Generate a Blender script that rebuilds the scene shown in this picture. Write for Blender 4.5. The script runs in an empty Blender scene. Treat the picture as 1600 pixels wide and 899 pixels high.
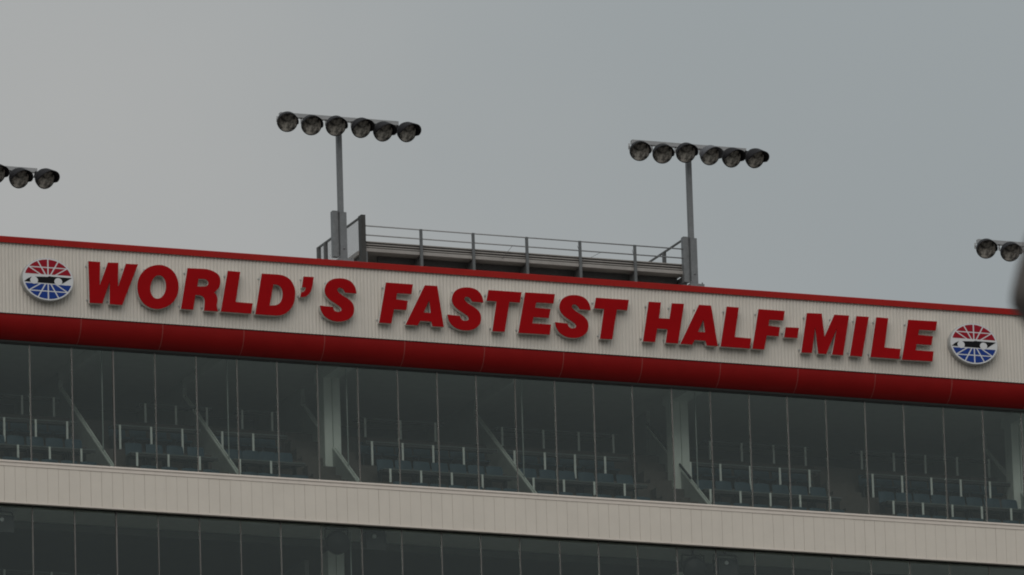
import bpy, bmesh, math, random
from mathutils import Vector, Matrix, Euler
from mathutils.geometry import tessellate_polygon

random.seed(7)
SC = bpy.context.scene
COL = SC.collection
RAD = math.radians

# ---------------------------------------------------------------- helpers
class MB:
    """collects shapes and links them as ONE mesh object"""
    def __init__(self):
        self.v = []; self.f = []; self.m = []; self.s = []
    def add(self, verts, faces, mat=0, smooth=False):
        b = len(self.v)
        self.v += [tuple(p) for p in verts]
        for f in faces:
            self.f.append(tuple(b + i for i in f)); self.m.append(mat); self.s.append(smooth)
        return self
    def box(self, x0, x1, y0, y1, z0, z1, mat=0):
        v = [(x0,y0,z0),(x1,y0,z0),(x1,y1,z0),(x0,y1,z0),(x0,y0,z1),(x1,y0,z1),(x1,y1,z1),(x0,y1,z1)]
        return self.add(v, [(0,3,2,1),(4,5,6,7),(0,1,5,4),(1,2,6,5),(2,3,7,6),(3,0,4,7)], mat)
    def bar(self, a, b, w, h, mat=0, up=(0,0,1)):
        """rectangular bar from a to b, w sideways and h along up"""
        a = Vector(a); b = Vector(b); d = (b-a).normalized(); u = Vector(up)
        if abs(d.dot(u)) > .99: u = Vector((0,1,0))
        s = d.cross(u).normalized(); u = s.cross(d).normalized()
        v = []
        for p in (a, b):
            for i, j in ((-1,-1),(1,-1),(1,1),(-1,1)):
                v.append(p + s*(i*w/2) + u*(j*h/2))
        return self.add(v, [(0,1,2,3),(7,6,5,4),(0,4,5,1),(1,5,6,2),(2,6,7,3),(3,7,4,0)], mat)
    def tube(self, pts, r, n=8, mat=0):
        pts = [Vector(p) for p in pts]; v = []; f = []
        for k, p in enumerate(pts):
            d = (pts[min(k+1,len(pts)-1)] - pts[max(k-1,0)]).normalized()
            u = Vector((0,0,1)) if abs(d.z) < .9 else Vector((1,0,0))
            s = d.cross(u).normalized(); u = s.cross(d)
            for i in range(n):
                a = 2*math.pi*i/n
                v.append(p + s*(r*math.cos(a)) + u*(r*math.sin(a)))
        for k in range(len(pts)-1):
            for i in range(n):
                f.append((k*n+i, k*n+(i+1)%n, (k+1)*n+(i+1)%n, (k+1)*n+i))
        f.append(tuple(reversed(range(n)))); f.append(tuple(range((len(pts)-1)*n, len(pts)*n)))
        return self.add(v, f, mat, True)
    def lathe(self, prof, n=24, mat=0, axis='y', c=(0,0,0), a0=0, a1=2*math.pi):
        """prof: list of (radius, distance along the axis)"""
        v = []; f = []; full = abs(a1-a0-2*math.pi) < 1e-6
        m = n if full else n+1
        for r, t in prof:
            for i in range(m):
                a = a0 + (a1-a0)*i/n
                x, y = r*math.cos(a), r*math.sin(a)
                v.append((c[0]+x, c[1]+t, c[2]+y) if axis == 'y' else (c[0]+x, c[1]+y, c[2]+t))
        for k in range(len(prof)-1):
            for i in range(n):
                j = (i+1) % m
                f.append((k*m+i, k*m+j, (k+1)*m+j, (k+1)*m+i))
        return self.add(v, f, mat, True)
    def extrude(self, prof, x0, x1, mat=0, smooth=False, close=True):
        """profile of (y, z) points swept along x"""
        n = len(prof)
        v = [(x0,y,z) for y,z in prof] + [(x1,y,z) for y,z in prof]
        f = [(i, (i+1)%n, n+(i+1)%n, n+i) for i in range(n if close else n-1)]
        self.add(v, f, mat, smooth)
        if close:
            self.add(v, [tuple(reversed(range(n))), tuple(range(n, 2*n))], mat)
        return self
    def side(self, prof, x0, x1, mat=0):
        return self.extrude(prof, x0, x1, mat)
    def build(self, name, mats, parent=None, loc=None, bevel=0):
        me = bpy.data.meshes.new(name)
        me.from_pydata(self.v, [], self.f)
        for m in (mats if isinstance(mats, (list, tuple)) else [mats]): me.materials.append(m)
        me.polygons.foreach_set('material_index', self.m)
        me.polygons.foreach_set('use_smooth', self.s)
        bm = bmesh.new(); bm.from_mesh(me)
        bmesh.ops.recalc_face_normals(bm, faces=bm.faces)
        bm.to_mesh(me); bm.free(); me.update()
        o = bpy.data.objects.new(name, me); COL.objects.link(o)
        if parent: o.parent = parent
        if loc: o.location = loc
        if bevel:
            b = o.modifiers.new('bevel', 'BEVEL'); b.width = bevel; b.segments = 2; b.limit_method = 'ANGLE'
        return o

def tag(o, label=None, cat=None, group=None, kind=None):
    if label: o['label'] = label
    if cat: o['category'] = cat
    if group: o['group'] = group
    if kind: o['kind'] = kind
    return o
def thing(name, label, cat, loc=(0,0,0), group=None, rz=0):
    o = bpy.data.objects.new(name, None); COL.objects.link(o)
    o.location = loc; o.rotation_euler = (0,0,rz)
    return tag(o, label, cat, group)
def copy_tree(o, parent=None):
    c = o.copy(); COL.objects.link(c)
    if parent: c.parent = parent
    for ch in list(o.children): copy_tree(ch, c)
    return c

# ---------------------------------------------------------------- materials
def mat(name, base, rough=.55, metal=0, spec=.5, var=.06, scale=3, streak=0, streak_col=(.2,.19,.17), bump=0, bscale=40, var2=None, lim=(.3,.7)):
    m = bpy.data.materials.new(name); m.use_nodes = True
    nt = m.node_tree; N = nt.nodes; L = nt.links
    p = N['Principled BSDF']
    p.inputs['Roughness'].default_value = rough; p.inputs['Metallic'].default_value = metal
    p.inputs['Specular IOR Level'].default_value = spec
    tc = N.new('ShaderNodeTexCoord')
    nz = N.new('ShaderNodeTexNoise'); nz.inputs['Scale'].default_value = scale; nz.inputs['Detail'].default_value = 6
    nz.inputs['Roughness'].default_value = .65
    L.new(tc.outputs['Object'], nz.inputs['Vector'])
    hi = [min(1, c*(1+var)) for c in base]; lo = [c*(1-var) for c in base]
    if var2: lo = var2
    mx = N.new('ShaderNodeMix'); mx.data_type = 'RGBA'
    mx.inputs[6].default_value = (*lo,1); mx.inputs[7].default_value = (*hi,1)
    rp = N.new('ShaderNodeMapRange'); rp.inputs[1].default_value, rp.inputs[2].default_value = lim
    L.new(nz.outputs['Fac'], rp.inputs[0]); L.new(rp.outputs[0], mx.inputs[0])
    out = mx.outputs[2]
    if streak:
        mp = N.new('ShaderNodeMapping'); mp.inputs['Scale'].default_value = (5, 5, .35)
        n2 = N.new('ShaderNodeTexNoise'); n2.inputs['Scale'].default_value = 1.3; n2.inputs['Detail'].default_value = 7
        n2.inputs['Roughness'].default_value = .7
        L.new(tc.outputs['Object'], mp.inputs['Vector']); L.new(mp.outputs[0], n2.inputs['Vector'])
        r2 = N.new('ShaderNodeMapRange'); r2.inputs[1].default_value = .5; r2.inputs[2].default_value = .8
        r2.inputs[4].default_value = streak
        L.new(n2.outputs['Fac'], r2.inputs[0])
        m2 = N.new('ShaderNodeMix'); m2.data_type = 'RGBA'; m2.inputs[7].default_value = (*streak_col,1)
        L.new(r2.outputs[0], m2.inputs[0]); L.new(out, m2.inputs[6]); out = m2.outputs[2]
    L.new(out, p.inputs['Base Color'])
    # gloss that is not perfectly even
    r3 = N.new('ShaderNodeMapRange'); r3.inputs[3].default_value = max(.02, rough-.08); r3.inputs[4].default_value = min(1, rough+.1)
    L.new(nz.outputs['Fac'], r3.inputs[0]); L.new(r3.outputs[0], p.inputs['Roughness'])
    if bump:
        nb = N.new('ShaderNodeTexNoise'); nb.inputs['Scale'].default_value = bscale; nb.inputs['Detail'].default_value = 3
        L.new(tc.outputs['Object'], nb.inputs['Vector'])
        b = N.new('ShaderNodeBump'); b.inputs['Strength'].default_value = bump; b.inputs['Distance'].default_value = .02
        L.new(nb.outputs['Fac'], b.inputs['Height']); L.new(b.outputs[0], p.inputs['Normal'])
    return m
def glass_mat(name, tint, refl=1.0):
    m = bpy.data.materials.new(name); m.use_nodes = True
    nt = m.node_tree; N = nt.nodes; L = nt.links
    N.remove(N['Principled BSDF']); out = N['Material Output']
    t = N.new('ShaderNodeBsdfTransparent'); t.inputs[0].default_value = (*tint,1)
    g = N.new('ShaderNodeBsdfGlossy'); g.inputs['Roughness'].default_value = .03
    g.inputs['Color'].default_value = (.93,.99,.96,1)
    fr = N.new('ShaderNodeFresnel'); fr.inputs[0].default_value = refl
    mx = N.new('ShaderNodeMixShader')
    L.new(fr.outputs[0], mx.inputs[0]); L.new(t.outputs[0], mx.inputs[1]); L.new(g.outputs[0], mx.inputs[2])
    L.new(mx.outputs[0], out.inputs[0])
    return m

M = {}
M['siding'] = mat('ribbed wall metal', (.625,.578,.52), .5, spec=.25, var=.035, scale=1.2, streak=.25, streak_col=(.34,.31,.28))
M['band'] = mat('beige wall panel', (.66,.60,.53), .55, spec=.3, var=.03, scale=1.5, streak=.12, streak_col=(.40,.36,.32))
M['cap'] = mat('band cap metal', (.70,.625,.56), .45, spec=.4, var=.04, streak=.1)
M['seam'] = mat('panel joint', (.34,.29,.26), .8)
M['flash'] = mat('red roof edge', (.33,.015,.012), .55, spec=.12, var=.08, scale=2, streak=.15, streak_col=(.22,.03,.025))
M['roll'] = mat('red rounded soffit', (.25,.009,.009), .5, spec=.1, var=.07, scale=1.3, bump=.12, bscale=1.6, streak=.12, streak_col=(.17,.02,.018))
M['rollseam'] = mat('red joint', (.33,.07,.06), .5)
M['letter'] = mat('red letter face', (.31,.003,.005), .5, spec=.06, var=.07, scale=2.2)
M['return'] = mat('pale letter edge', (.60,.585,.55), .55, spec=.15, var=.05)
M['clip'] = mat('zinc clip', (.40,.40,.39), .55, metal=.1)
M['galv'] = mat('galvanised steel', (.195,.20,.205), .5, metal=.35, var=.16, scale=9, streak=.2, streak_col=(.2,.2,.2))
M['galvd'] = mat('dull dark steel', (.105,.105,.105), .6, metal=.2, var=.16, scale=9)
M['bar'] = mat('pale galvanised bar', (.34,.34,.345), .5, metal=.2, var=.12, scale=6)
M['galvm'] = mat('grey steel post', (.125,.13,.133), .55, metal=.25, var=.14, scale=9)
M['alu'] = mat('aluminium plank', (.33,.305,.285), .55, metal=.15, var=.1, scale=4, streak=.2)
M['darkmetal'] = mat('dark bronze frame', (.05,.052,.05), .55, spec=.2)
M['mull'] = mat('mullion', (.165,.153,.145), .5, var=.1)
M['darksteel'] = mat('weathered dark steel', (.055,.054,.052), .6, spec=.3, var=.2, scale=8)
M['roof'] = mat('roof membrane', (.40,.385,.36), .8)
M['lampbody'] = mat('lamp housing', (.014,.0125,.0145), .65, spec=.2, var=.25, scale=8)
M['reflector'] = mat('lamp reflector', (.62,.57,.51), .35, metal=.35, var=.2, scale=5, var2=(.12,.11,.10), bump=.9, bscale=7)  # mottling in the base colour imitates reflections in the bowl
M['lens'] = mat('mottled reflection lens', (.50,.46,.41), .3, spec=.3, var=.2, scale=7, var2=(.06,.055,.05), lim=(.42,.6))  # mottled reflections painted into the lens colour
M['palebody'] = mat('faded lamp housing', (.10,.10,.11), .55, spec=.3, var=.15)
M['bulb'] = mat('lamp bulb', (.12,.11,.10), .2)
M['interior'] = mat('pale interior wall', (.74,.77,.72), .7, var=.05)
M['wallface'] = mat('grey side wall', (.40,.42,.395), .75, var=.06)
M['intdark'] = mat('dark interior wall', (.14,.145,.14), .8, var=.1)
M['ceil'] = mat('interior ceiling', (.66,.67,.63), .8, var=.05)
M['ceild'] = mat('dark ceiling', (.11,.115,.11), .85, var=.08)  # dark colour stands in for the unlit void behind the lower soffit
M['carpet'] = mat('dark carpet', (.10,.085,.075), .9, var=.12, scale=6)
M['seat'] = mat('blue seat plastic', (.037,.073,.10), .5, spec=.25, var=.1)
M['seatd'] = mat('dark seat frame', (.03,.04,.045), .5)
M['railpost'] = mat('pale rail post', (.86,.88,.84), .5)
M['dimpost'] = mat('dull divider post', (.30,.33,.31), .5)
M['railtop'] = mat('dark counter rail', (.14,.158,.156), .6, spec=.2)
M['slopecap'] = mat('pale wall cap', (.82,.85,.80), .5)
M['speaker'] = mat('black housing', (.018,.019,.02), .5)
M['white'] = mat('emblem white', (.64,.64,.65), .45, spec=.15, var=.03)
M['ered'] = mat('emblem red', (.29,.010,.022), .45, spec=.12, var=.05)
M['eblue'] = mat('emblem blue', (.014,.045,.23), .45, spec=.12, var=.05)
M['eblack'] = mat('emblem black', (.008,.008,.009), .5, spec=.12)
M['ground'] = mat('asphalt', (.085,.083,.078), .9, var=.2, scale=.05)
M['concrete'] = mat('concrete', (.30,.29,.27), .8, var=.1, scale=1)
M['post'] = mat('brown post', (.085,.071,.063), .75, var=.2, scale=12)
M['glass'] = glass_mat('tinted glass', (.955,.975,.96), 1.5)

GLYPH = {
    'W': [[(0.0,1.202,1),(0.347,1.202,1),(0.318,0.507,1),(0.579,1.203,1),(0.887,1.215,1),(0.859,0.503,1),(1.111,1.205,1),(1.472,1.212,1),(0.978,-0.001,1),(0.608,-0.0,1),(0.621,0.663,1),(0.39,0.003,1),(0.014,-0.004,1)]],
    'O': [[(0.662,1.241,0),(0.947,1.177,0),(1.152,0.977,0),(1.227,0.665,0),(1.157,0.344,0),(0.942,0.091,0),(0.596,-0.044,0),(0.283,0.015,0),(0.078,0.218,0),(0.0,0.562,0),(0.083,0.884,0),(0.33,1.139,0)],[(0.655,0.937,0),(0.782,0.886,0),(0.851,0.714,0),(0.821,0.47,0),(0.718,0.314,0),(0.583,0.253,0),(0.457,0.302,0),(0.383,0.477,0),(0.416,0.702,0),(0.521,0.881,0)]],
    'R': [[(0.222,1.207,1),(0.604,1.215,1),(0.833,1.209,0),(1.043,1.143,0),(1.165,1.039,0),(1.193,0.883,0),(1.151,0.712,0),(1.0,0.552,1),(1.069,0.473,0),(1.095,0.344,0),(1.07,0.166,0),(1.102,0.008,1),(0.687,0.005,1),(0.711,0.29,0),(0.681,0.391,0),(0.586,0.438,0),(0.433,0.435,1),(0.363,0.006,1),(0.0,0.007,1)],[(0.54,0.916,1),(0.693,0.921,1),(0.798,0.896,0),(0.834,0.824,0),(0.804,0.748,0),(0.707,0.704,1),(0.496,0.689,1)]],
    'L': [[(0.235,1.211,1),(0.609,1.205,1),(0.448,0.32,1),(0.961,0.31,1),(0.904,0.008,1),(0.0,0.01,1)]],
    'D': [[(0.225,1.202,1),(0.625,1.207,1),(0.894,1.181,0),(1.084,1.067,0),(1.198,0.85,0),(1.212,0.645,0),(1.159,0.398,0),(1.023,0.183,0),(0.827,0.047,0),(0.595,0.003,1),(0.0,0.004,1)],[(0.56,0.909,1),(0.656,0.908,1),(0.78,0.849,0),(0.834,0.694,0),(0.81,0.505,0),(0.729,0.369,0),(0.603,0.3,1),(0.433,0.283,1)]],
    "'": [[(0.112,1.203,1),(0.423,1.209,1),(0.367,0.924,1),(0.299,0.751,0),(0.174,0.63,0),(0.0,0.596,1),(0.029,0.736,1),(0.12,0.772,0),(0.177,0.889,1),(0.058,0.888,1)]],
    'S': [[(1.109,0.814,1),(1.07,1.004,0),(0.948,1.155,0),(0.776,1.218,0),(0.582,1.224,0),(0.388,1.178,0),(0.226,1.058,0),(0.152,0.866,0),(0.182,0.709,0),(0.304,0.576,0),(0.532,0.438,0),(0.627,0.368,0),(0.645,0.3,0),(0.599,0.254,0),(0.513,0.237,0),(0.426,0.276,0),(0.38,0.37,1),(0.0,0.387,1),(0.038,0.221,0),(0.146,0.073,0),(0.337,-0.022,0),(0.577,-0.042,0),(0.801,0.017,0),(0.969,0.154,0),(1.026,0.335,0),(0.992,0.506,0),(0.876,0.625,0),(0.657,0.745,0),(0.552,0.828,0),(0.531,0.892,0),(0.565,0.937,0),(0.629,0.949,0),(0.706,0.913,0),(0.769,0.818,1)]],
    'F': [[(0.241,1.201,1),(1.057,1.201,1),(1.002,0.915,1),(0.563,0.909,1),(0.529,0.727,1),(0.887,0.706,1),(0.833,0.434,1),(0.458,0.431,1),(0.368,0.01,1),(0.0,0.008,1)]],
    'A': [[(0.618,1.202,1),(0.996,1.205,1),(1.157,0.012,1),(0.817,0.012,1),(0.786,0.147,1),(0.445,0.147,1),(0.363,0.006,1),(0.0,0.006,1)],[(0.736,0.773,1),(0.783,0.397,1),(0.556,0.396,1)]],
    'T': [[(0.069,1.195,1),(1.082,1.198,1),(1.017,0.888,1),(0.699,0.889,1),(0.524,-0.002,1),(0.152,-0.01,1),(0.307,0.877,1),(0.0,0.879,1)]],
    'E': [[(0.249,1.203,1),(1.162,1.213,1),(1.103,0.934,1),(0.575,0.928,1),(0.538,0.77,1),(1.01,0.761,1),(0.947,0.494,1),(0.475,0.49,1),(0.436,0.303,1),(1.01,0.305,1),(0.96,0.007,1),(0.0,-0.005,1)]],
    'H': [[(0.221,1.189,1),(0.598,1.192,1),(0.517,0.722,1),(0.849,0.725,1),(0.935,1.191,1),(1.313,1.2,1),(1.081,0.011,1),(0.703,0.006,1),(0.774,0.413,1),(0.45,0.408,1),(0.37,0.005,1),(0.0,0.003,1)]],
    '-': [[(0.062,0.721,1),(0.474,0.728,1),(0.411,0.42,1),(0.0,0.416,1)]],
    'M': [[(0.223,1.189,1),(0.688,1.201,1),(0.743,0.506,1),(1.084,1.198,1),(1.547,1.202,1),(1.305,0.002,1),(0.964,0.002,1),(1.144,0.797,1),(0.779,0.003,1),(0.528,0.002,1),(0.464,0.799,1),(0.327,0.005,1),(0.0,-0.001,1)]],
    'I': [[(0.252,1.203,1),(0.641,1.204,1),(0.372,0.001,1),(0.0,0.005,1)]],
}
LETTERS = [('W', -12.871), ('O', -11.432), ('R', -10.146), ('L', -8.958), ('D', -7.926), ("'", -6.562), ('S', -5.973), ('F', -4.199), ('A', -3.398), ('S', -2.118), ('T', -0.909), ('E', 0.036), ('S', 1.171), ('T', 2.392), ('H', 3.869), ('A', 5.027), ('L', 6.275), ('F', 7.264), ('-', 8.272), ('M', 8.793), ('I', 10.32), ('L', 10.965), ('E', 11.957)]
BASELINE = 70.598
# ---------------------------------------------------------------- the tower
XL, XR = -22.0, 23.5
tower = thing('grandstand_tower', 'pale ribbed grandstand tower with red roof edge, rounded red soffit and dark glazed suites', 'building')

# ribbed wall: real trapezoid ribs, 105 mm apart
mb = MB(); P = .105; n = int((XR-XL)/P); v = []; f = []
for i in range(n):
    x = XL + i*P
    for dx, y in ((0,0),(.045,0),(.066,.017),(.086,.017)):
        v.append((x+dx, y)); 
zs = (70.225, 72.30)
vv = [(x,y,zs[0]) for x,y in v] + [(x,y,zs[1]) for x,y in v]; k = len(v)
for i in range(k-1): f.append((i, i+1, k+i+1, k+i))
mb.add(vv, f)
mb.box(XL, XR, .03, .2, 70.24, 72.30)
mb.build('ribbed_wall', M['siding'], tower)
mb = MB(); mb.extrude([(-.06,72.245),(-.06,72.415),(-.045,72.427),(.03,72.427),(.03,72.30),(-.045,72.30),(-.045,72.245)], XL, XR)
mb.build('roof_edge', M['flash'], tower)
mb = MB(); mb.box(XL, XR, .032, 14, 72.302, 72.42)
mb.build('roof', M['roof'], tower)
# rounded soffit, in 2.42 m lengths with a raised joint between them
prof = [(.035+.57*(1-math.cos(a)), 70.205-.66*math.sin(a)) for a in [RAD(90)*i/14 for i in range(15)]]
mb = MB(); mb.extrude(prof, XL, XR, 0, True, False)
mb.add([(XL,.035,70.205),(XR,.035,70.205),(XR,.2,70.205),(XL,.2,70.205)], [(0,1,2,3)])
x = -13.01-2.42*3
while x < XR:
    pr = [(y-.006*math.cos(RAD(90)*i/14), z-.006*math.sin(RAD(90)*i/14)) for i,(y,z) in enumerate(prof)]
    mb.extrude(pr, x-.009, x+.009, 1, False, False)
    x += 2.423
mb.build('rounded_soffit', [M['roll'], M['rollseam']], tower)
mb = MB(); mb.box(XL, XR, .2, 13.8, 70.16, 70.2); mb.box(XL, XR, 13.6, 13.9, 58, 72.2); mb.box(XL-.2, XL, .4, 13.9, 59, 72.2); mb.box(XR, XR+.2, .4, 13.9, 59, 72.2)
mb.build('rear_wall', M['band'], tower)

# beige band between the two glazed levels
rnd = random.Random(3)
mb = MB(); x = XL + .07
while x < XR:
    w = .318; g = rnd.uniform(.003, .008); y = .30 + rnd.uniform(-.0015, .0015)
    mb.box(x, x+w-g, y, .34, 64.895, 65.90); x += w
mb.box(XL, XR, .33, .40, 64.87, 65.95, 1)
band = mb.build('panel_band', [M['band'], M['seam']], tower)
mb = MB()
mb.extrude([(.296,65.897),(.285,65.905),(.285,65.995),(.262,66.01),(.262,66.05),(.27,66.062),(.56,66.07),(.56,65.90)], XL, XR)
mb.extrude([(.285,64.845),(.285,64.89),(.35,64.895),(.42,64.895),(.42,64.845)], XL, XR)
mb.build('band_trim', M['cap'], band)

# glazing
mulls = [-14.37,-13.13,-11.90,-10.66,-9.43,-8.21,-7.01,-5.80,-4.58,-3.37,-2.17,-.98,.21,1.43,2.62,3.82,5.04,6.24,7.45,8.64,9.85,11.08,12.30,13.56,14.81,16.04]
mulls = [mulls[0]-1.225*i for i in range(6,0,-1)] + mulls + [mulls[-1]+1.225*i for i in range(1,7)]
heavy = {-11.90}
def window_wall(z0, z1, hd):
    mb = MB(); mb.box(XL, XR, .46, .64, z1-.03, z1+.10); mb.box(XL, XR, .50, .60, z1-hd, z1-.03); mb.box(XL, XR, .50, .60, z0-.06, z0)
    ww = mb.build('window_wall', M['darkmetal'], tower)
    rr = random.Random(5)
    for i, x in enumerate(mulls):
        w = .034 if x in heavy else rr.choice((.018, .022, .025))
        mb = MB(); mb.box(x-w/2, x+w/2, .515, .585, z0, z1-hd); mb.build('mullion', M['mull'], ww)
        if i+1 < len(mulls):
            mb = MB(); mb.box(x+w/2+.002, mulls[i+1]-.016, .543, .557, z0, z1-hd-.002); mb.build('pane', M['glass'], ww)
    return ww
window_wall(66.07, 69.54, .065)
window_wall(60.95, 64.88, .05)

# inside of the suites
cols = [(-15.31, 2.65), (-4.56, 2.65), (6.19, 2.65), (16.94, 2.65)]
walls = [-11.94, -8.19, .76]           # sloped side walls with a full wall behind them
cwalls = [-15.34, -4.59, 6.14, 16.90]  # sloped side walls that end at a column
def suite(dz, ceil_z, lower):
    mb = MB()
    pr = [(.62,65.0),(.62,65.46),(1.45,65.46),(1.45,66.42),(2.85,66.42),(2.85,67.25),(4.25,67.25),(4.25,68.45),(13.5,68.45),(13.5,65.0)]
    mb.extrude([(y,z+dz) for y,z in pr], XL, XR); mb.build('stepped_floor', M['carpet'], tower)
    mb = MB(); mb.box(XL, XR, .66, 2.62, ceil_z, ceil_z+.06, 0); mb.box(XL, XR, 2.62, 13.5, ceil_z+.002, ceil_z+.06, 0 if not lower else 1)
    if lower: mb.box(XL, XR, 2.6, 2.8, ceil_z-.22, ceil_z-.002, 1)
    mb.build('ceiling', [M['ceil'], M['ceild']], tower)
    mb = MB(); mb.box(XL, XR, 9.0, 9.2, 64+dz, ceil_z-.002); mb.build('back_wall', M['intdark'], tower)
    for x, y in cols:
        mb = MB(); mb.box(x+.005, x+.235, y, y+.5, 65+dz, ceil_z-.30); mb.box(x-.25, x-.012, y+.02, y+.5, 65+dz, ceil_z-.30); mb.box(x-.013, x+.006, y+.06, y+.4, 65+dz, ceil_z-.31, 1)
        c = mb.build('column', [M['interior'], M['intdark']], tower)
        mb = MB(); mb.box(x-.004, x+.239, .67, y+.72, ceil_z-.30, ceil_z-.002); mb.box(x-.254, x-.016, .67, y+.72, ceil_z-.30, ceil_z-.002)
        if not lower: mb.build('beam', M['interior'], c)
    for x in (cwalls if lower else walls + cwalls):
        full = x in walls
        ye = 5.1
        zt = lambda y: 66.22 + .77*(y-.8) + dz
        mb = MB(); mb.side([(.64,65+dz),(.64,zt(.64)-.03),(ye,zt(ye)-.03),(ye,65+dz)], x, x+.10)
        mb.box(x-.01, x+.12, 5.11, 9.0, 65+dz, ceil_z-.004)
        w = mb.build('side_wall', M['wallface'], tower)
        mb = MB(); [mb.bar((x+xx,.64,zt(.64)), (x+xx,ye if full else 2.64,zt(ye if full else 2.64)), .042, .04) for xx in (.015,.095)]; 
        if not full: mb.bar((x+.05,3.2,zt(3.2)), (x+.05,ye,zt(ye)), .12, .04)
        mb.build('wall_cap', M['slopecap'], w)
        mb = MB(); yp = 1.53; mb.box(x+.035, x+.062, yp, yp+.03, zt(yp)+.02, ceil_z-.004); mb.build('divider_post', M['dimpost'], w)
        if full and not lower:
            mb = MB(); mb.box(x-.05, x+.16, .68, 5.0, ceil_z-.26, ceil_z-.004); mb.build('beam', M['ceil'], w)
        if x == 6.14:
            mb = MB(); mb.tube([(x-.02,1.9,zt(1.9)+.16),(x-.02,5.0,zt(5.0)+.16)], .035); mb.build('hand_rail', M['lampbody'], w)
    # aisle stairs beside the column walls
    for x0, x1 in ((-5.45,-4.61),(-4.48,-3.66),(5.25,6.12),(11.0,11.9),(16.0,16.88)):
        mb = MB(); pr = [(.66,65+dz)]
        y, z = .66, 65.62+dz
        while y < 4.2:
            pr += [(y,z),(y+.44,z)]; y += .44; z += .352
        pr += [(pr[-1][0], 65+dz)]
        mb.side(pr, x0, x1); mb.build('aisle_stairs', M['carpet'], tower)
suite(0, 70.0, False)
suite(-5.12, 64.93, True)
mb = MB(); mb.box(XL-6, XR+6, .35, 14, 0.0, 60.0); mb.box(XL, XR, .42, .62, 60.0, 60.89)
mb.build('lower_wall', M['band'], tower)

# ---------------------------------------------------------------- seats and counter rails behind the glass
def make_seat():
    t = thing('stadium_seat', 'x', 'seat')
    mb = MB()   # curved backrest
    nx, nz = 6, 5; v = []; f = []
    for s_ in (0, 1):
        for j in range(nz+1):
            for i in range(nx+1):
                u = i/nx*2-1; w = j/nz
                hw = .250 - .012*max(0, w-.8)/.2
                y = .20 + .10*w - .03*(1-u*u) + s_*.03
                z = .44 + .44*w - .006*u*u*(w > .9)
                v.append((u*hw, y, z))
    m = (nx+1)*(nz+1)
    for s_ in (0, 1):
        for j in range(nz):
            for i in range(nx):
                a = s_*m + j*(nx+1)+i; f.append((a, a+1, a+nx+2, a+nx+1))
    for i in range(nx):
        for j in (0, nz):
            a = j*(nx+1)+i; f.append((a, a+1, m+a+1, m+a))
    for j in range(nz):
        for i in (0, nx):
            a = j*(nx+1)+i; f.append((a, a+nx+1, m+a+nx+1, m+a))
    mb.add(v, f, 0, False); mb.build('backrest', M['seat'], t)
    mb = MB(); mb.extrude([(-.22,.40),(-.24,.43),(-.20,.455),(.0,.43),(.19,.445),(.21,.42),(.0,.39)], -.23, .23); mb.build('seat_pan', M['seat'], t)
    mb = MB(); mb.box(-.25,-.22,-.06,.24,.0,.50); mb.box(.22,.25,-.06,.24,.0,.50); mb.box(-.25,.25,.05,.10,.36,.39); mb.build('seat_frame', M['seatd'], t)
    return t
def make_rail(x0, x1, xs, y, ztop, zfloor, label, group):
    t = thing('counter_rail', label, 'rail', ((x0+x1)/2, y, zfloor), group)
    cx = (x0+x1)/2; h = ztop-zfloor
    mb = MB(); mb.box(x0-cx, x1-cx, -.05, .40, h-.028, h); mb.box(x0-cx, x1-cx, -.03, .0, h-.10, h-.029, 1); mb.build('rail_top', [M['railtop'], M['darkmetal']], t)  # dark fascia stands for the shaded underside; shelf deepened to shade the seats
    for x in xs:
        mb = MB(); mb.box(x-cx-.028, x-cx+.028, -.085, -.052, .0, h-.012); mb.build('rail_post', M['railpost'], t)
    return t
ORD = ['first','second','third','fourth','fifth','sixth','seventh','eighth','ninth','tenth']
BLK = ['at the left edge of the photo', 'between first and second sloped walls', 'between second sloped wall and left column',
       'right of the left pale column', 'left of the right pale column', 'right of the right pale column', 'at the right edge of the photo']
BLKR = ['in the suite at the left photo edge', 'between first and second sloped walls', 'between second sloped wall and left column',
       'right of the left pale column', 'left of the right pale column', 'right of the right pale column', 'in the suite at the right photo edge']
RA = [(-16.25,-12.24),(-11.05,-8.57),(-7.98,-5.96),(-3.44,.47),(.93,4.51),(6.40,10.56),(12.14,16.62)]
seat0 = None
for row, (fz, ys, rowname) in enumerate(((65.46, .70, 'front row'), (66.42, 1.98, 'second row'), (67.25, 3.36, 'third row'))):
    for b, (x0, x1) in enumerate(RA):
        n = int(round((x1-x0)/.555)); p = (x1-x0)/n
        for i in range(n):
            if seat0 is None: seat0 = make_seat(); s = seat0
            else: s = copy_tree(seat0)
            s.location = (x0+(i+.5)*p, ys, fz)
            s['label'] = 'blue seat, %s from left, %s, %s' % (ORD[i], rowname, BLK[b])
            s['group'] = 'blue seats behind the upper glass'
for b, (x0, x1) in enumerate(RA):
    for row, (y, zt, zf, nm) in enumerate(((1.5, 66.83, 66.42, 'lower'), (2.9, 67.97, 67.25, 'upper'))):
        xs = []; x = x0 + .12
        if b == 0: x = -12.6 - .93*3 + (.08 if row else 0)
        while x < x1-.22: xs.append(x); x += .935
        make_rail(x0-.05, x1+.08, xs, y, zt, zf, 'dark %s counter rail on pale posts %s' % (nm, BLKR[b]), 'counter rails behind the upper glass')
R2 = [-15.25,-14.30,-13.34,-12.39,-9.64,-8.72,-7.78,-6.71,-5.8,-2.96,-1.87,-.8,1.27,2.55,3.65,4.73,7.77,8.77,9.78,10.79,12.58,13.61,14.62,15.64,16.67]
R2B = [(-16.3,-12.2),(-9.8,-7.6),(-6.85,-5.6),(-3.2,-.5),(1.1,4.9),(7.6,10.95),(12.4,16.8)]
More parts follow.
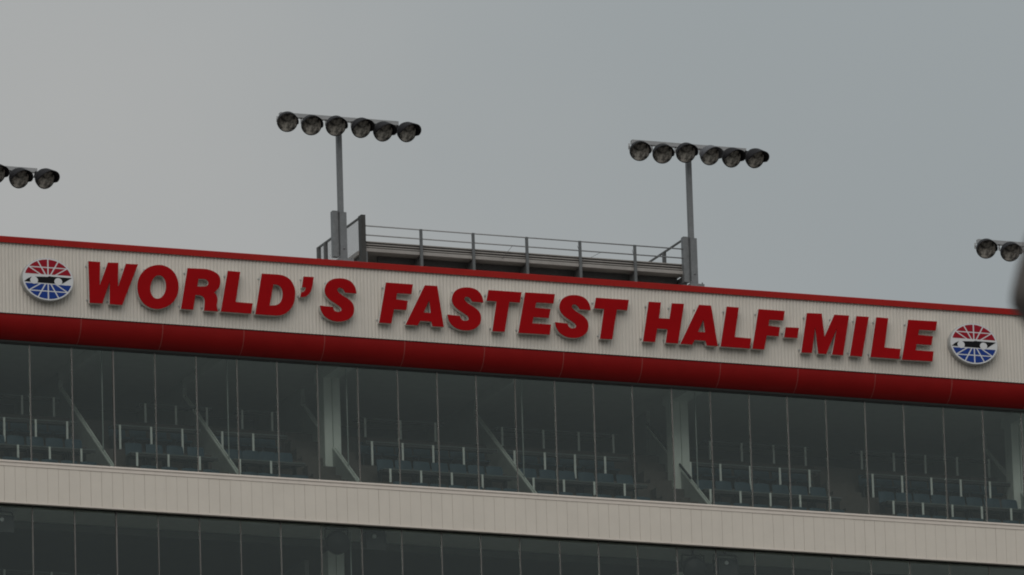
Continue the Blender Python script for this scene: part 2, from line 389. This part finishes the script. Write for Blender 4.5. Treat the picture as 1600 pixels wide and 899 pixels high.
for b, (x0, x1) in enumerate(R2B):
    make_rail(x0, x1, [x for x in R2 if x0 < x < x1], 4.35, 69.03, 68.45, 'faint rear counter rail on thin posts '+BLKR[b], 'counter rails behind the upper glass')
make_rail(-16.2, -9.0, [-15.35+1.4*i for i in range(5)], 4.35, 63.93, 62.93, 'dim counter rail behind the lower glass at the bottom left edge', None)

# ---------------------------------------------------------------- raised sign letters
def spline(loop):
    """(x, z, corner) points: straight between corners, Catmull-Rom where points are smooth"""
    n = len(loop); out = []
    for i in range(n):
        p0, p1, p2, p3 = loop[i-1], loop[i], loop[(i+1)%n], loop[(i+2)%n]
        out.append((p1[0], p1[1]))
        if p1[2] and p2[2]: continue
        a = Vector(p1[:2]); d = Vector(p2[:2]); L = (d-a).length
        ta = (d-Vector(p0[:2])) if not p1[2] else None
        tb = (Vector(p3[:2])-a) if not p2[2] else None
        ta = ta.normalized()*L if ta else None; tb = tb.normalized()*L if tb else None
        if ta is None: ta = (d-a)*1.5 - tb*.5
        if tb is None: tb = (d-a)*1.5 - ta*.5
        for k in range(1, 6):
            t = k/6; h1 = 2*t**3-3*t*t+1; h2 = t**3-2*t*t+t; h3 = -2*t**3+3*t*t; h4 = t**3-t*t
            q = a*h1 + ta*h2 + d*h3 + tb*h4; out.append((q.x, q.y))
    return out
def slab(mb, loops, y0, y1, mat=0, sides=True, back=True, smat=None):
    """flat outline with holes in the XZ plane, y0 (front) to y1"""
    pts = [[Vector((x, z, 0)) for x, z in L] for L in loops]
    tri = tessellate_polygon(pts)
    flat = [p for L in pts for p in L]; n = len(flat)
    v = [(p.x, y0, p.y) for p in flat]; mb.add(v, [tuple(t) for t in tri], mat)
    if back: mb.add([(p.x, y1, p.y) for p in flat], [tuple(reversed(t)) for t in tri], mat if smat is None else smat)
    if sides:
        for L in pts:
            k = len(L); vv = [(p.x, y0, p.y) for p in L] + [(p.x, y1, p.y) for p in L]
            mb.add(vv, [(i, (i+1)%k, k+(i+1)%k, k+i) for i in range(k)], mat if smat is None else smat)
def make_letter(g):
    t = thing('sign_letter', 'x', 'sign letter')
    loops = [spline(L) for L in GLYPH[g]]
    mb = MB(); slab(mb, loops, 0, .022); mb.build('letter_face', M['letter'], t)
    mb = MB(); slab(mb, loops, .024, .15, sides=True); mb.build('letter_edge', M['return'], t)
    # clips that hold it off the wall
    flat = GLYPH[g][0]; zs = [p[1] for p in flat]; zm, zM = min(zs), max(zs)
    for fr in ((.10, .90) if zM-zm > .5 else (.5,)):
        z = zm + (zM-zm)*fr
        xs = []
        for L in loops[:1]:
            for i in range(len(L)):
                a, b = L[i], L[(i+1)%len(L)]
                if (a[1]-z)*(b[1]-z) < 0: xs.append(a[0]+(b[0]-a[0])*(z-a[1])/(b[1]-a[1]))
        xs.sort()
        for k in range(0, len(xs), 2):
            x = xs[k]
            mb = MB(); mb.box(x-.02, x+.04, .152, .20, z-.012, z+.012); mb.box(x-.045, x+.04, .188, .2, z-.02, z+.02)
            mb.build('wall_clip', M['clip'], t)
    return t
PHR = [("WORLD'S", 7), ('FASTEST', 7), ('HALF-MILE', 9)]
protos = {}; idx = 0
for word, n in PHR:
    for j in range(n):
        g, x = LETTERS[idx]; idx += 1
        if g in protos: t = copy_tree(protos[g])
        else: t = protos[g] = make_letter(g)
        t.location = (x+.0401, -.20, BASELINE+.0285)
        nm = {"'": 'apostrophe', '-': 'hyphen'}.get(g, 'letter '+g)
        pos = 'first' if j == 0 else 'last' if j == n-1 else ORD[j]
        t['label'] = ('raised red %s, the %s character of the word %s' % (nm, pos, word))
        t['group'] = 'raised red letters on the ribbed wall'

# ---------------------------------------------------------------- oval emblems
EA, EB = .755, .615
def clip_poly(poly, a, b, c):      # keep a*u+b*v >= c
    out = []
    for i in range(len(poly)):
        p, q = poly[i], poly[(i+1)%len(poly)]
        dp = a*p[0]+b*p[1]-c; dq = a*q[0]+b*q[1]-c
        if dp >= 0: out.append(p)
        if dp*dq < 0:
            t = dp/(dp-dq); out.append((p[0]+(q[0]-p[0])*t, p[1]+(q[1]-p[1])*t))
    return out
def make_emblem():
    t = thing('wall_emblem', 'x', 'emblem')
    circ = lambda r, n=72: [(r*math.cos(2*math.pi*i/n), r*math.sin(2*math.pi*i/n)) for i in range(n)]
    S = lambda poly: [(u*EA, v*EB) for u, v in poly]
    mb = MB(); slab(mb, [S(circ(.985))], -.01, .01); fc = mb.build('emblem_face', M['white'], t)
    mb = MB(); slab(mb, [S(circ(1.0))], .0, .20); mb.build('emblem_edge', M['clip'], t)
    ang = [0, 36.5, 64.8, 90, 115.2, 143.5, 180]; g = .026
    for sgn, mname, nm, vmin, arc in ((1,'ered','red_panels',.225,.55),(-1,'eblue','blue_panels',.235,.56)):
        mb = MB()
        for k in range(6):
            a0, a1 = RAD(ang[k]), RAD(ang[k+1])
            base = circ(.925)
            c = clip_poly(base, -math.sin(a0), math.cos(a0), g if k else -9)
            c = clip_poly(c, math.sin(a1), -math.cos(a1), g if k < 5 else -9)
            c = clip_poly(c, 0, 1, vmin)
            cells = [c] if k in (0, 5) else [clip_poly(c, 0, 1, arc+g), clip_poly(c, 0, -1, -(arc-g))]
            for q in cells:
                if len(q) > 2: slab(mb, [S([(u, sgn*v) for u, v in q])], -.014, -.0105, back=False)
        mb.build(nm, M[mname], t)
    car = [(-.94,-.165),(-.80,-.02),(-.66,.06),(-.50,.085),(-.22,.105),(-.03,.11),(.06,.15),(.16,.135),(.93,.13),(.75,-.01),(.56,-.16),(.24,-.19),(-.41,-.185)]
    mb = MB(); slab(mb, [S(car)], -.0145, -.0105, back=False); mb.build('car_silhouette', M['eblack'], t)
    for u in (-.55, .395):
        mb = MB(); slab(mb, [[(u*EA+.115*math.cos(2*math.pi*i/28), -.085*EB+.105*math.sin(2*math.pi*i/28)) for i in range(28)]], -.0175, -.0105, back=False); mb.build('car_wheel', M['white'], t)
    return t
e = make_emblem(); e.location = (-14.04, -.20, 71.215)
e['label'] = 'oval red, white and blue emblem with black race car, before the word WORLD\'S'; e['group'] = 'oval emblems on the ribbed wall'
e2 = copy_tree(e); e2.location = (14.295, -.20, 71.245)
e2['label'] = 'oval red, white and blue emblem with black race car, after the word MILE'

# ---------------------------------------------------------------- light masts
def rot(v, yaw, pitch):
    return v
def make_floodlight():
    """points along -Y"""
    mb = MB()
    mb.lathe([(.292,.0),(.297,.015),(.297,.05),(.285,.10),(.255,.19),(.20,.28),(.13,.345),(.10,.36),(.10,.44),(.06,.47),(.0,.47)], 32)
    mb.lathe([(.292,.0),(.276,.0),(.276,.02)], 32)
    mb.box(-.085,.085,.36,.52,-.09,.10)
    fl = mb.build('floodlight', M['lampbody'])
    mb = MB(); pr = [(.276,.02),(.268,.06),(.235,.15),(.18,.23),(.10,.285),(.0,.30)]
    mb.lathe(pr, 32); mb.build('reflector', M['reflector'], fl)
    mb = MB(); mb.lathe([(.274,.014),(.2,.004),(.1,-.003),(.0,-.005)], 32); mb.build('lens', M['lens'], fl)
    mb = MB(); mb.lathe([(.0,.06),(.035,.065),(.048,.10),(.048,.2),(.03,.27)], 14); mb.build('bulb', M['bulb'], fl)
    # visor: half a tube, longest at the top
    mb = MB(); v = []; f = []; n = 22
    for s_, r in enumerate((.298, .290)):
        for j in range(4):
            for i in range(n+1):
                a = RAD(-14 + 208*i/n)
                L = .33*(max(0, math.sin((a+RAD(14))*180/208)))**.45 + .015
                tt = j/3
                v.append(((r+.012*tt)*math.cos(a), .02 - L*tt, (r+.012*tt)*math.sin(a)))
    m = 4*(n+1)
    for s_ in (0, 1):
        for j in range(3):
            for i in range(n):
                a = s_*m + j*(n+1)+i; f.append((a, a+1, a+n+2, a+n+1))
    for i in range(n):
        a = 3*(n+1)+i; f.append((a, a+1, m+a+1, m+a))
    mb.add(v, f, 0, True); mb.build('visor', M['lampbody'], fl)
    return fl
FL0 = None
DEL = [8, 13, 15, 27, 32, 35]
def make_mast(x, zbar, xs, zs, label, faded=None):
    global FL0
    t = thing('light_mast', label, 'light mast', (x, .25, 72.43), 'floodlight masts on the roof edge')
    z = lambda w: w-72.43
    mb = MB(); mb.box(-.075,.065,-.06,.08, z(73.9), z(zbar)-.01); mb.build('pole', M['galv'], t)
    mb = MB(); mb.box(-.06,.14,-.07,.11, z(72.55), z(73.92)); mb.tube([(.04,-.085,.42),(.04,-.069,.42)],.03,8)
    mb.build('sleeve', M['galv'], t)
    mb = MB(); mb.box(-.245,-.078,.03,.20, z(72.62), z(73.96)); mb.box(-.235,-.088,.04,.19, z(73.96), z(73.975)); mb.build('cable_box', M['galv'], t)
    mb = MB(); mb.box(-.14,.30,-.14,.24, .0, z(72.545))
    for bx in (-.1, .25):
        mb.tube([(bx,-.1,z(72.546)),(bx,-.1,z(72.60))], .018, 6)
    mb.build('base_plate', M['galv'], t)
    x0, x1 = xs[0]-.02, xs[-1]-.08
    mb = MB(); mb.box(x0-x, x1-x, -.06, .09, z(zbar), z(zbar)+.115); mb.build('crossbar', M['bar'], t)
    for k, (lx, lz) in enumerate(zip(xs, zs)):
        if FL0 is None: FL0 = make_floodlight(); fl = FL0; fl.parent = t
        else: fl = copy_tree(FL0, t)
        rr = random.Random(int(x*10)+k)
        fl.location = (lx-x, -.55, z(lz))
        if k == faded:
            fl['label'] = 'floodlight with paler, faded housing'
            for o in [fl]+[c for c in fl.children if c.name.startswith('visor')]:
                o.data = o.data.copy(); o.data.materials[0] = M['palebody']
        # yaw is measured from the wall's outward normal
        fl.rotation_euler = (RAD(26+rr.uniform(-3,3)), 0, RAD(-21.86+DEL[k]+rr.uniform(-2,2)))
        # hanger from the crossbar
        mb = MB(); hx = lx-x-.12
        mb.tube([(hx+.02,.0,z(zbar)),(hx+.02,.0,z(zbar)-.16)], .028, 8)
        mb.bar((hx+.02,.0,z(zbar)-.15),(lx-x,-.22,z(lz)+.02), .05, .05)
        mb.build('hanger', M['bar'], t)
    return t
dy = -.04   # the lamps stand out in front of the bar
make_mast(-5.06, 76.62, [-6.82,-6.09,-5.35,-4.57,-3.90,-3.17], [76.31,76.27,76.30,76.30,76.24,76.28], 'tall grey mast with six dark floodlights left of the rooftop viewing stand')
make_mast(5.71, 76.62, [3.97,4.68,5.41,6.17,6.86,7.59], [76.26,76.23,76.31,76.29,76.27,76.30], 'tall grey mast with six dark floodlights right of the rooftop viewing stand', 3)
make_mast(-16.1, 74.42, [-18.0,-17.15,-16.35,-15.55,-14.85,-14.08], [74.1]*3+[74.14,74.06,74.10], 'shorter floodlight mast cut off by the left edge of the photo')
make_mast(16.7, 74.42, [14.78,15.55,16.3,17.05,17.8,18.55], [74.11,74.07]+[74.1]*4, 'shorter floodlight mast cut off by the right edge of the photo')

# ---------------------------------------------------------------- rooftop viewing stand
st = thing('viewing_stand', 'open grey rooftop viewing stand with stepped planks, thin railings and dark underside', 'stand', (0,0,0))
X0, X1 = -4.33, 5.60
mb = MB(); mb.extrude([(.40,72.87),(.39,72.88),(.39,72.965),(.40,72.975),(.72,72.985),(.72,72.87)], X0, X1)
mb.build('plank', M['alu'], st)
for k in range(3):
    y = .45+.012*k; zz = 73.01+.077*k
    mb = MB()
    for xa, xb in ((X0+.08, -1.0), (-.996, 2.28), (2.284, X1-.03)):
        mb.extrude([(y,zz),(y-.006,zz+.008),(y-.006,zz+.03),(y,zz+.036),(y+.03,zz+.036),(y+.03,zz)], xa, xb)
    mb.build('slat', M['alu'], st)
mb = MB(); mb.box(X0+.08, X1-.03, .53, .55, 72.97, 73.205)  # dark sheet added behind the slats to keep their gaps dark
mb.build('slat_backing', M['darksteel'], st)
mb = MB()
for k in range(11): mb.box(X0+.05+.05*k, X1-.05, .73+.29*k, .73+.29*k+.275, 72.90, 72.96)
mb.build('deck', M['alu'], st)
mb = MB()
for yy in (.9, 2.2, 3.6): mb.box(X0+.6, X1-.1, yy, yy+.1, 72.72, 72.895)
mb.build('deck_beam', M['galvd'], st)
for px in (-2.60,-1.005,.64,2.28,3.98):
    mb = MB(); mb.box(px-.04, px+.04, .335, .385, 72.43, 73.63); mb.box(px-.06,px+.06,.33,.40,72.43,72.46); mb.build('rail_post', M['galvm'], st)
    mb = MB(); mb.side([(.42,72.46),(.42,72.85),(2.3,72.85)], px-.02, px+.02); mb.build('bracket', M['galvd'], st)
for px in (X0+.05, X1-.06):
    mb = MB(); mb.box(px-.04, px+.05, .40, .50, 72.43, 72.865); mb.side([(.51,72.46),(.51,72.85),(2.3,72.85)], px-.02, px+.02); mb.build('bracket', M['galv'], st)
for zz in (73.615, 73.345):
    mb = MB(); mb.tube([(-4.32,.36,zz),(X1-.02,.36,zz)], .020, 8); mb.build('front_rail', M['bar'], st)
# left end: heavy post, side rail running back, wire mesh
mb = MB(); mb.box(-4.42,-4.29,.33,.58,72.43,73.93); mb.build('end_post', M['darksteel'], st)
mb = MB(); mb.bar((-4.37,.58,73.90),(-4.37,4.0,73.90), .05, .05)
mb.build('side_rail', M['galvd'], st)
for yy in (3.35, 3.92):
    mb = MB(); mb.box(-4.43,-4.33,yy-.05,yy+.05,72.43,73.90); mb.build('side_post', M['galvd'], st)
mb = MB()
for i in range(68): mb.box(-4.372,-4.368,.6+.05*i,.6025+.05*i,72.75,73.88)
for i in range(22): mb.box(-4.372,-4.368,.6,3.95,72.78+.05*i,72.7825+.05*i)
mb.build('wire_mesh', M['galvd'], st)
mb = MB(); mb.bar((-4.40,.58,72.86),(-4.40,4.0,72.86), .10, .12); mb.build('side_beam', M['alu'], st)
# right end
mb = MB(); mb.bar((5.5,.42,73.90),(5.5,3.05,73.90), .045, .05); mb.build('side_rail', M['galvd'], st)
for yy in (1.78, 3.0):
    mb = MB(); mb.box(5.44,5.53,yy-.05,yy+.05,72.9,73.89); mb.build('side_post', M['galvd'], st)
# stay wires
mb = MB()
for a, b in (((.2,.37,73.34),(-.12,.37,72.95)),((3.8,2.4,73.95),(2.9,2.4,73.45)),((4.0,.6,73.55),(4.55,1.6,73.25)),((2.3,.6,73.55),(2.95,1.6,73.15))):
    mb.tube([a,b], .006, 5)
mb.build('stay_wire', M['galvd'], st)

# ---------------------------------------------------------------- loudspeakers hung behind the lower glass
def make_speaker(kind):
    t = thing('hanging_speaker', 'x', 'loudspeaker')
    if kind == 0:
        mb = MB(); mb.lathe([(.0,-.28),(.30,-.26),(.34,-.2),(.34,-.05),(.30,.1),(.2,.26),(.0,.30)], 22, 0, 'y'); b = mb.build('housing', M['speaker'], t)
        b.rotation_euler = (RAD(25),0,RAD(-8))
    else:
        mb = MB(); mb.extrude([(-.25,-.28),(-.25,.22),(.2,.26),(.2,-.12)], -.30, .30); b = mb.build('housing', M['speaker'], t)
        mb = MB(); mb.lathe([(.0,-.275),(.06,-.27),(.06,-.25)], 14, 0, 'y', (-.06,0,.08)); mb.build('pale_spot', M['white'], t)  # small white disc on the housing front
    mb = MB()
    mb.bar((-.34,0,.36),(.34,0,.36),.05,.04); mb.bar((-.34,0,.36),(-.34,0,.0),.03,.05); mb.bar((.34,0,.36),(.34,0,.0),.03,.05); mb.bar((0,0,.36),(0,0,.66),.05,.05)
    mb.build('yoke', M['darkmetal'], t)
    return t
s0 = make_speaker(0); s0.location = (-5.07,1.25,64.55); s0['label'] = 'dark rounded loudspeaker hung behind the lower glass before the left column'
s1 = make_speaker(1); s1.location = (-3.96,1.25,64.62); s1['label'] = 'dark boxy loudspeaker with pale spot right of the left lower column'
s2 = copy_tree(s0); s2.location = (5.82,1.25,64.42); s2['label'] = 'dark rounded loudspeaker hung behind the lower glass, right of centre'
s3 = copy_tree(s1); s3.location = (6.82,1.25,64.48); s3['label'] = 'dark boxy loudspeaker with pale spot behind the lower glass, right of centre'
s4 = copy_tree(s1); s4.location = (-15.05,1.25,64.45); s4['label'] = 'dark loudspeaker behind the lower glass at the left edge of the photo'
for s in (s0,s1,s2,s3,s4): s['group'] = 'loudspeakers behind the lower glass'

# ---------------------------------------------------------------- brown post near the camera, out of focus
fp = thing('rounded_post', 'dark brown rounded post top, blurred and close, cutting into the right photo edge', 'post', (-87.836,-222.978,0))
mb = MB(); mb.lathe([(.045,0),(.045,8.25),(.05,8.32)], 20, 0, 'z'); mb.build('pole', M['post'], fp)
mb = MB(); mb.lathe([(.05,8.322),(.060,8.36),(.078,8.405),(.098,8.43),(.107,8.448),(.109,8.462),(.108,8.48),(.104,8.50),(.090,8.55),(.077,8.592),(.058,8.645),(.04,8.683),(.018,8.70),(.0,8.704)], 28, 0, 'z'); mb.build('post_top', M['post'], fp)

# ---------------------------------------------------------------- ground
mb = MB(); n = 64
mb.add([(0,0,0)] + [(4000*math.cos(2*math.pi*i/n), 4000*math.sin(2*math.pi*i/n), 0) for i in range(n)], [(0, 1+i, 1+(i+1)%n) for i in range(n)])
tag(mb.build('ground', M['ground']), kind='structure')

# ---------------------------------------------------------------- light
SUN_AZ, SUN_EL = RAD(210), RAD(42)        # azimuth from +Y towards +X: in front of the wall, to the left
sd = Vector((math.sin(SUN_AZ)*math.cos(SUN_EL), math.cos(SUN_AZ)*math.cos(SUN_EL), math.sin(SUN_EL)))
sl = bpy.data.lights.new('sun', 'SUN'); sl.energy = 1.08; sl.angle = RAD(60); sl.color = (1, .965, .92)
so = bpy.data.objects.new('sun', sl); COL.objects.link(so); so.rotation_euler = sd.to_track_quat('Z', 'Y').to_euler(); so.location = (0,-60,150)

w = bpy.data.worlds.new('World'); SC.world = w; w.use_nodes = True
nt = w.node_tree; N = nt.nodes; L = nt.links
bg = N['Background']; bg.inputs['Strength'].default_value = .1
sky = N.new('ShaderNodeTexSky'); sky.sky_type = 'NISHITA'; sky.sun_disc = False
sky.sun_elevation = SUN_EL; sky.sun_rotation = SUN_AZ; sky.dust_density = 4
tc = N.new('ShaderNodeTexCoord')
def math_node(op, a, b=None):
    m = N.new('ShaderNodeMath'); m.operation = op
    for i, q in enumerate((a, b)):
        if q is None: continue
        if isinstance(q, (int, float)): m.inputs[i].default_value = q
        else: L.new(q, m.inputs[i])
    return m.outputs[0]
# cloud cover: brighter towards the zenith, lit through from the left
sep = N.new('ShaderNodeSeparateXYZ'); L.new(tc.outputs['Generated'], sep.inputs[0])
grad = math_node('ADD', math_node('MULTIPLY', math_node('MAXIMUM', sep.outputs[2], 0), 2.0), 1.0)
az, el = RAD(14), RAD(11)
dirv = (math.sin(az)*math.cos(el), math.cos(az)*math.cos(el), math.sin(el))
dp = N.new('ShaderNodeVectorMath'); dp.operation = 'DOT_PRODUCT'; L.new(tc.outputs['Generated'], dp.inputs[0]); dp.inputs[1].default_value = dirv
ang = math_node('ARCCOSINE', math_node('MINIMUM', dp.outputs['Value'], 1.0))
nz = N.new('ShaderNodeTexNoise'); nz.inputs['Scale'].default_value = 14; nz.inputs['Detail'].default_value = 5; L.new(tc.outputs['Generated'], nz.inputs['Vector'])
a2 = math_node('ADD', ang, math_node('MULTIPLY', math_node('SUBTRACT', nz.outputs['Fac'], .5), RAD(4)))
mr = N.new('ShaderNodeMapRange'); mr.interpolation_type = 'SMOOTHSTEP'
mr.inputs[1].default_value = RAD(3.5); mr.inputs[2].default_value = RAD(11.5); L.new(a2, mr.inputs[0])
cm = N.new('ShaderNodeMix'); cm.data_type = 'RGBA'; L.new(mr.outputs[0], cm.inputs[0])
cm.inputs[6].default_value = (2.96, 2.91, 2.79, 1); cm.inputs[7].default_value = (2.06, 2.235, 2.265, 1)
vm = N.new('ShaderNodeVectorMath'); vm.operation = 'SCALE'; L.new(cm.outputs[2], vm.inputs[0]); L.new(grad, vm.inputs['Scale'])
mx = N.new('ShaderNodeMix'); mx.data_type = 'RGBA'; mx.inputs[0].default_value = .94
L.new(sky.outputs[0], mx.inputs[6]); L.new(vm.outputs[0], mx.inputs[7])
L.new(mx.outputs[2], bg.inputs[0])

# ---------------------------------------------------------------- camera
R = Vector((.93058906,-.36485545,-.02974049)); U = Vector((-.06670286,-.24889079,.96623191)); B = Vector((-.35993711,-.89718107,-.25595195))
cd = bpy.data.cameras.new('camera'); cam = bpy.data.objects.new('camera', cd); COL.objects.link(cam)
cam.matrix_world = Matrix(((R.x,U.x,B.x,-98.95643),(R.y,U.y,B.y,-246.65931),(R.z,U.z,B.z,1.63190),(0,0,0,1)))
cd.sensor_fit = 'HORIZONTAL'; cd.sensor_width = 36; cd.lens = 338.985; cd.clip_start = .5; cd.clip_end = 12000
cd.dof.use_dof = True; cd.dof.focus_distance = 274.9; cd.dof.aperture_fstop = 8
SC.camera = cam

SC.render.engine = 'CYCLES'
SC.cycles.transparent_max_bounces = 24; SC.cycles.max_bounces = 10; SC.cycles.diffuse_bounces = 5
SC.cycles.filter_width = 1.9
vs = SC.view_settings; vs.view_transform = 'Standard'; vs.look = 'None'; vs.exposure = 0; vs.gamma = 1; vs.use_curve_mapping = False
